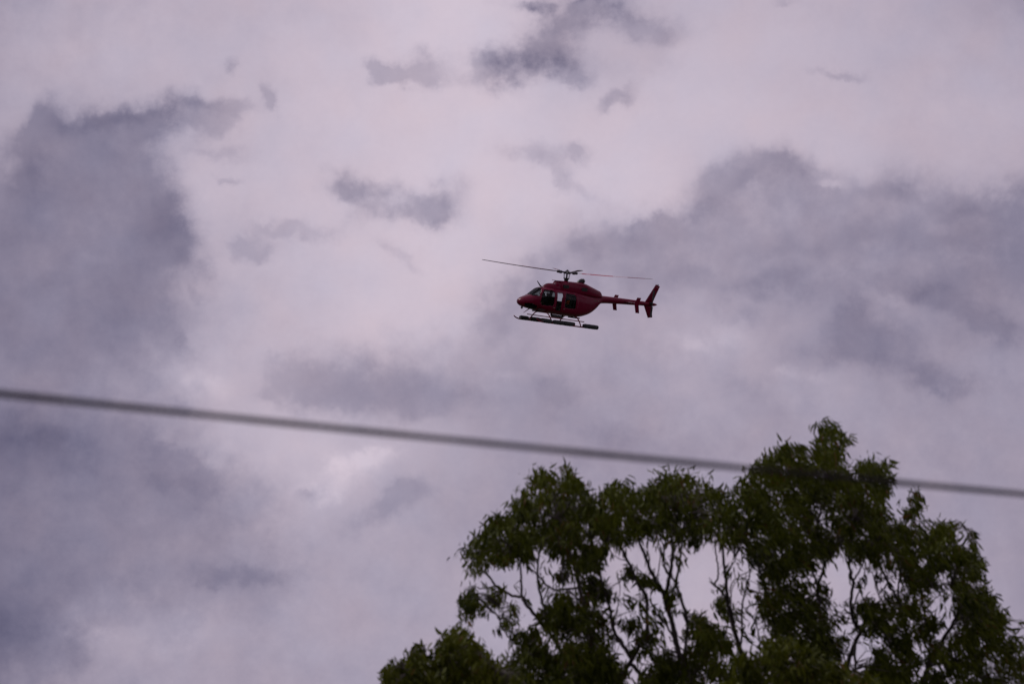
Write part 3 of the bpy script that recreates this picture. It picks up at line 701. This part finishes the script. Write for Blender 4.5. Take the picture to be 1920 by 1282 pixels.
A_UP = [(868,1045),(872,1026),(892,1012),(912,985),(930,968),(955,968),(966,940),(982,922),(982,902),(1008,888),(1040,886),(1064,876),(1078,888),(1082,908),(1100,922),(1122,928),(1145,908),(1160,898),(1176,908),(1192,914),(1212,908),(1226,884),(1242,878),(1262,890),(1278,898),(1292,888),(1300,902),(1322,902),(1334,922),(1352,920),(1362,1012),(1330,1006),(1300,1018),(1290,998),(1262,1008),(1240,1012),(1222,998),(1196,994),(1178,1008),(1150,1018),(1130,1036),(1115,1062),(1085,1070),(1062,1050),(1040,1028),(1012,1034),(985,1046),(960,1050),(930,1048),(915,1046),(900,1064),(884,1062)]
A_LIMBS = [
 ([(1160,1290),(1170,1262),(1185,1234),(1205,1200),(1213,1180),(1213,1140),(1212,1120),(1200,1100),(1188,1075),(1175,1048),(1160,1015)], .045, .018, 'fork'),
 ([(1292,1290),(1276,1235),(1265,1195),(1260,1165),(1250,1138),(1245,1115),(1230,1090),(1215,1055),(1205,1030),(1195,1000)], .060, .018, 'fork'),
 ([(1112,1290),(1106,1200),(1100,1150),(1086,1100),(1078,1060),(1060,1020),(1048,975)], .050, .02, 'fork'),
 ([(1090,1290),(1068,1250),(1040,1200),(1010,1160),(985,1130),(978,1118),(965,1118),(945,1108),(930,1098),(917,1080),(905,1070),(893,1050)], .042, .012, 'fork'),
 ([(978,1118),(977,1080),(976,1050),(975,1015)], .020, .01, 1),
 ([(930,1099),(915,1102),(900,1102),(886,1101),(880,1120)], .012, .007, 1),
 ([(1032,1185),(1022,1145),(1012,1110),(1008,1075),(1010,1040),(1020,1000)], .024, .012, 1),
 ([(1062,1105),(1045,1105),(1030,1100),(1012,1082),(992,1062),(975,1045)], .018, .010, 1),
 ([(1100,1140),(1085,1122),(1062,1106)], .016, .014, 1),
 ([(1185,1234),(1165,1205),(1150,1178),(1145,1150),(1138,1120),(1126,1080),(1118,1050),(1108,1010)], .034, .012, 1),
 ([(1165,1205),(1148,1195),(1140,1188)], .02, .012, 1),
 ([(1125,1190),(1140,1186),(1149,1176),(1152,1160)], .02, .014, 1),
 ([(1150,1178),(1153,1160),(1160,1125),(1163,1100)], .010, .006, 1),
 ([(1250,1136),(1250,1110),(1255,1080),(1260,1050),(1262,1000),(1270,960)], .036, .014, 1),
 ([(1255,1080),(1247,1065),(1245,1040),(1240,1005)], .017, .010, 1),
 ([(1284,1245),(1288,1190),(1286,1150),(1275,1115),(1268,1095),(1272,1070),(1276,1040),(1280,1000),(1286,955)], .026, .013, 1),
 ([(1268,1095),(1260,1078),(1262,1045),(1272,1010)], .018, .01, 1),
 ([(1264,1205),(1252,1175),(1238,1160),(1228,1145),(1220,1125)], .018, .010, 1),
 ([(1040,1200),(1050,1150),(1055,1110),(1052,1070)], .018, .008, 1),
 ([(1070,1250),(1010,1232),(985,1210),(960,1200),(945,1180),(938,1165),(930,1150)], .018, .007, 1),
 ([(938,1165),(925,1145),(922,1140)], .006, .003, 1), ([(938,1168),(936,1150),(937,1135)], .006, .003, 1),
 ([(1230,1090),(1236,1060),(1238,1030),(1228,1000)], .010, .007, 1),
 ([(1170,1055),(1150,1040),(1140,1020)], .008, .005, 1), ([(1190,1085),(1172,1078),(1162,1090),(1146,1100)], .012, .008, 1),
 ([(1290,1290),(1310,1240),(1320,1200),(1318,1175)], .02, .008, 1),
 ([(1185,1240),(1200,1262),(1215,1290)], .03, .03, 1),
 ([(1100,1160),(1120,1120),(1125,1100)], .014, .008, 1),
]
A_ELL = [(880,1130,19,26,1),(863,1126,8,8,.6),(932,1118,20,15,.8),(962,1140,14,14,.7),(958,1165,16,9,.8),(972,1190,15,14,.9),(1000,1186,20,14,.8),(962,1098,6,3,1),(938,1098,5,3,1),
 (1052,1078,20,12,.9),(1110,1098,25,25,.9),(1092,1128,18,18,.5),(1140,1112,18,12,.5),(1050,1130,16,20,.8),(1040,1155,34,18,.8),(1072,1170,30,18,.7),(1115,1165,26,22,.45),(1000,1212,30,18,.7),
 (985,1240,22,20,.45),(1030,1240,30,22,.55),(1085,1215,35,16,.5),(1112,1245,42,32,1),(1148,1265,22,22,.9),(1060,1276,60,14,.8),(1000,1276,34,10,.6),(1120,1200,26,16,.5),
 (1180,1072,15,14,1),(1208,1086,18,11,1),(1226,1096,12,7,.8),(1196,1130,10,12,.6),(1180,1168,12,14,1),(1205,1188,22,11,.8),(1234,1184,12,8,.4),(1215,1212,14,12,.7),(1185,1130,7,6,.3),
 (1264,1110,12,18,.7),(1262,1140,9,10,.5),(1242,1232,20,20,.8),(1236,1260,25,20,.8),(1212,1278,22,10,.7),(1270,1252,20,22,.8),
 (1310,1163,18,14,1.3),(1326,1184,30,18,1.3),(1348,1206,22,15,1.2),(1316,1222,18,20,.6),(1300,1250,20,16,.3),(1342,1248,22,20,.7),(1284,1184,9,12,.5),(1300,1285,30,10,.5)]
build_tree('gum_tree', 'tall gum tree with open forked limbs, between the low round tree and the taller gum', 80, 1215, (1215, 1640), A_LIMBS, [(A_UP, .95), ([(945,1235),(975,1215),(1030,1225),(1070,1195),(1120,1205),(1160,1235),(1172,1262),(1165,1300),(930,1300)], .5), ([(1200,1262),(1225,1238),(1290,1232),(1300,1262),(1300,1300),(1205,1300)], .4), ([(1020,1130),(1060,1115),(1120,1120),(1135,1160),(1120,1200),(1050,1200),(1010,1180)], .4), ([(1175,1150),(1235,1160),(1250,1200),(1225,1240),(1180,1215)], .18), ([(1290,1190),(1370,1200),(1375,1300),(1290,1300)], .35)], A_ELL, LEAF, spread=2.0, wind=.1,
   holes=[[(1085,985),(1110,975),(1118,1000),(1095,1012)],[(995,970),(1012,968),(1012,985),(998,988)]])

B_UP = [(1352,922),(1366,912),(1384,912),(1398,890),(1412,885),(1416,866),(1434,842),(1450,846),(1470,836),(1492,834),(1526,832),(1534,806),(1556,800),(1572,812),(1580,828),(1570,850),(1578,876),(1592,902),(1604,890),(1618,870),(1640,864),(1656,878),(1658,920),(1664,975),(1690,985),(1722,974),(1750,984),(1780,984),(1786,1012),(1800,1030),(1822,1034),(1830,1060),(1828,1086),(1800,1082),(1770,1060),(1750,1068),(1752,1098),(1730,1112),(1700,1090),(1670,1078),(1640,1050),(1612,1042),(1590,1040),(1560,1035),(1530,1050),(1512,1066),(1480,1072),(1450,1080),(1424,1074),(1408,1056),(1398,1030),(1375,1024),(1355,1012)]
B_RIGHT = [(1602,1122),(1640,1128),(1700,1105),(1736,1116),(1748,1145),(1738,1180),(1755,1205),(1742,1235),(1705,1250),(1692,1290),(1612,1290),(1640,1240),(1638,1200),(1618,1172),(1603,1150)]
B_FAR = [(1785,1092),(1832,1090),(1852,1112),(1872,1145),(1884,1168),(1880,1200),(1830,1195),(1790,1175),(1782,1130)]
B_FAR2 = [(1775,1190),(1800,1185),(1880,1200),(1915,1205),(1930,1215),(1930,1300),(1700,1300),(1745,1240)]
B_MID = [(1420,1088),(1440,1094),(1470,1090),(1510,1080),(1524,1100),(1530,1130),(1560,1150),(1580,1185),(1570,1200),(1560,1240),(1520,1250),(1440,1190),(1432,1150)]
B_LIMBS = [
 ([(1394,1300),(1390,1230),(1384,1205),(1375,1175),(1367,1140),(1362,1110),(1360,1080),(1357,1055),(1356,1010)], .052, .018, 'fork'),
 ([(1580,1300),(1590,1240),(1604,1203),(1613,1180),(1600,1165),(1596,1140),(1597,1110),(1600,1090),(1594,1070),(1592,1045),(1597,1010),(1602,980)], .045, .014, 'fork'),
 ([(1700,1300),(1705,1250),(1702,1200),(1690,1150),(1680,1120),(1665,1090),(1650,1060),(1640,1020)], .045, .016, 'fork'),
 ([(1722,1300),(1736,1262),(1750,1230),(1765,1205),(1785,1170),(1795,1150),(1806,1120),(1815,1085)], .055, .016, 'fork'),
 ([(1545,1300),(1540,1190),(1535,1130),(1533,1100),(1540,1080),(1548,1055),(1560,1040),(1568,1025)], .045, .014, 'fork'),
 ([(1532,1100),(1525,1075),(1518,1060),(1514,1035)], .02, .01, 1),
 ([(1560,1040),(1530,1000),(1533,980),(1538,960),(1548,930),(1552,905)], .03, .012, 1),
 ([(1538,960),(1531,942),(1528,930)], .018, .01, 1),
 ([(1364,1127),(1350,1105),(1340,1095),(1345,1085),(1347,1065),(1343,1040),(1340,1015)], .018, .010, 1),
 ([(1340,1096),(1333,1088),(1330,1083)], .01, .005, 1),
 ([(1363,1076),(1372,1060),(1380,1045)], .012, .008, 1),
 ([(1391,1215),(1392,1180),(1391,1140),(1397,1110),(1402,1090),(1410,1062)], .018, .010, 1),
 ([(1372,1150),(1371,1120),(1370,1100),(1380,1085),(1395,1075),(1408,1068)], .012, .007, 1),
 ([(1371,1110),(1378,1092),(1396,1082),(1406,1078)], .008, .005, 1),
 ([(1425,1230),(1424,1200),(1418,1170),(1405,1150),(1393,1137)], .014, .007, 1),
 ([(1480,1290),(1455,1190),(1450,1140),(1440,1115),(1430,1090),(1422,1060)], .032, .014, 1),
 ([(1530,1230),(1500,1160),(1480,1130),(1465,1105),(1452,1085),(1440,1060)], .030, .014, 1),
 ([(1452,1150),(1455,1120),(1458,1095)], .012, .008, 1),
 ([(1600,1090),(1610,1072),(1618,1056),(1630,1030)], .016, .009, 1),
 ([(1604,1203),(1603,1230),(1604,1260),(1606,1290)], .02, .022, 1),
 ([(1613,1180),(1622,1168),(1630,1155)], .018, .01, 1),
 ([(1600,1165),(1597,1150),(1606,1120),(1615,1095),(1622,1070)], .014, .009, 1),
 ([(1690,1150),(1684,1100),(1690,1060),(1695,1020)], .02, .009, 1),
 ([(1665,1090),(1650,1110),(1640,1085),(1645,1070)], .012, .007, 1), ([(1702,1200),(1672,1160),(1650,1120),(1640,1095)], .018, .008, 1),
 ([(1702,1210),(1660,1190),(1640,1160),(1628,1125)], .02, .008, 1),
 ([(1735,1262),(1745,1200),(1735,1160),(1728,1120),(1720,1060)], .022, .009, 1),
 ([(1748,1140),(1753,1122),(1765,1109),(1768,1085),(1770,1060)], .009, .005, 1), ([(1765,1109),(1776,1104),(1784,1098)], .006, .004, 1), ([(1765,1109),(1756,1104),(1748,1096)], .006, .004, 1),
 ([(1760,1255),(1800,1235),(1840,1228),(1860,1200),(1868,1180)], .022, .008, 1), ([(1800,1235),(1830,1260),(1860,1290)], .016, .012, 1),
 ([(1806,1120),(1830,1100),(1832,1050),(1826,1010)], .012, .005, 1), ([(1785,1010),(1795,990),(1808,985),(1812,990)], .006, .004, 1),
 ([(1740,1262),(1752,1290),(1758,1310)], .02, .018, 1), ([(1660,1290),(1672,1240),(1668,1200),(1660,1150)], .02, .01, 'fork')]
B_ELL = [(1350,1133,12,18,.9),(1364,1150,18,12,.9),(1386,1156,11,10,.4),(1393,1110,12,7,.5),(1400,1095,12,8,.2),(1430,1150,12,12,.8),(1418,1128,4,8,.6),
 (1532,1095,6,18,.6),(1548,1105,7,22,.4),(1556,1128,14,10,.6),(1572,1158,14,8,.8),(1584,1192,10,6,1),(1566,1215,12,8,.3),
 (1712,930,16,14,.8),(1700,958,18,12,.7),(1718,950,12,16,.8),(1685,935,8,5,.5),(1656,868,9,18,.7),(1665,860,12,7,.5),(1660,900,10,20,.8),(1400,898,14,8,.8),(1412,872,8,10,.7),
 (1820,1005,9,14,1),(1826,1022,10,8,1),(1838,1052,8,12,.9),(1840,1075,8,8,.7),(1906,1162,7,9,.9),(1862,1120,12,10,.8),(1786,982,12,7,.8),(1588,822,5,12,.9),(1545,796,20,7,.8),
 (1765,1132,8,5,.5),(1762,1170,4,8,.3),(1845,1160,30,30,.6),(1620,1140,18,20,.6),(1740,1170,20,25,.5),(1650,1260,30,25,.7),(1590,1265,18,14,.5),(1636,1262,14,12,.6),(1540,1215,30,30,.8),(1905,1195,18,10,.7)]
build_tree('gum_tree', 'tallest gum tree, its crown rising above the overhead cable', 82, 1590, (1580, 1660), B_LIMBS, [(B_UP, .95), (B_RIGHT, .65), (B_FAR, .95), (B_FAR2, .65), (B_MID, .85)], B_ELL, LEAF, spread=2.4, wind=.55,
   holes=[[(1518,942),(1532,938),(1546,948),(1560,958),(1556,975),(1540,985),(1520,975)],[(1612,1070),(1634,1075),(1640,1110),(1618,1112)],[(1500,935),(1514,935),(1512,948),(1500,948)],[(1505,868),(1520,868),(1518,882),(1506,882)],
          [(1662,1085),(1678,1090),(1672,1112),(1655,1105)],[(1710,1195),(1735,1200),(1732,1228),(1708,1225)],[(1705,1245),(1730,1245),(1722,1275),(1704,1272)],[(1752,1235),(1772,1232),(1778,1255),(1756,1258)],[(1838,1240),(1858,1236),(1856,1252),(1840,1252)],[(1720,1008),(1730,1000),(1738,1015),(1725,1022)]])
C_POLY = [(722,1310),(724,1268),(740,1246),(760,1240),(772,1222),(790,1216),(812,1226),(824,1218),(830,1196),(845,1184),(872,1182),(886,1194),(900,1212),(918,1226),(935,1236),(950,1256),(985,1272),(1010,1300)]
build_tree('bushy_tree', 'round bushy olive green tree standing by itself beside the two tall gums', 74, 850, (860, 1500), [([(860,1420),(850,1330),(845,1260)], .06, .02, 'fork'), ([(850,1330),(800,1290),(770,1260)], .03, .01, 1), ([(850,1340),(900,1290),(930,1260)], .03, .01, 1)], [(C_POLY, 1.0), ([(722,1310),(760,1262),(930,1262),(1010,1300),(1010,1360),(722,1360)], .8)],
   [(830,1188,6,8,.3),(738,1236,4,8,.5),(790,1212,14,5,.7)], LEAF2, spread=1.3, wind=.0, leaf=(.10, .17), wdt=.24)
D_POLY = [(1366,1300),(1372,1250),(1392,1222),(1410,1226),(1420,1208),(1446,1196),(1462,1206),(1486,1200),(1504,1222),(1530,1224),(1540,1246),(1566,1250),(1590,1268),(1622,1262),(1640,1274),(1640,1300)]
build_tree('bushy_tree', 'dense bushy tree top showing low between the trunks of the two tall gums', 76, 1470, (1470, 1500), [([(1470,1420),(1465,1330),(1460,1260)], .05, .02, 'fork')], [(D_POLY, .8), ([(1370,1300),(1620,1300),(1610,1350),(1370,1350)], .6)],
   [(1385,1245,14,20,.6),(1560,1255,30,16,.7)], LEAF2, spread=1.2, wind=.3, leaf=(.10, .17), wdt=.24)
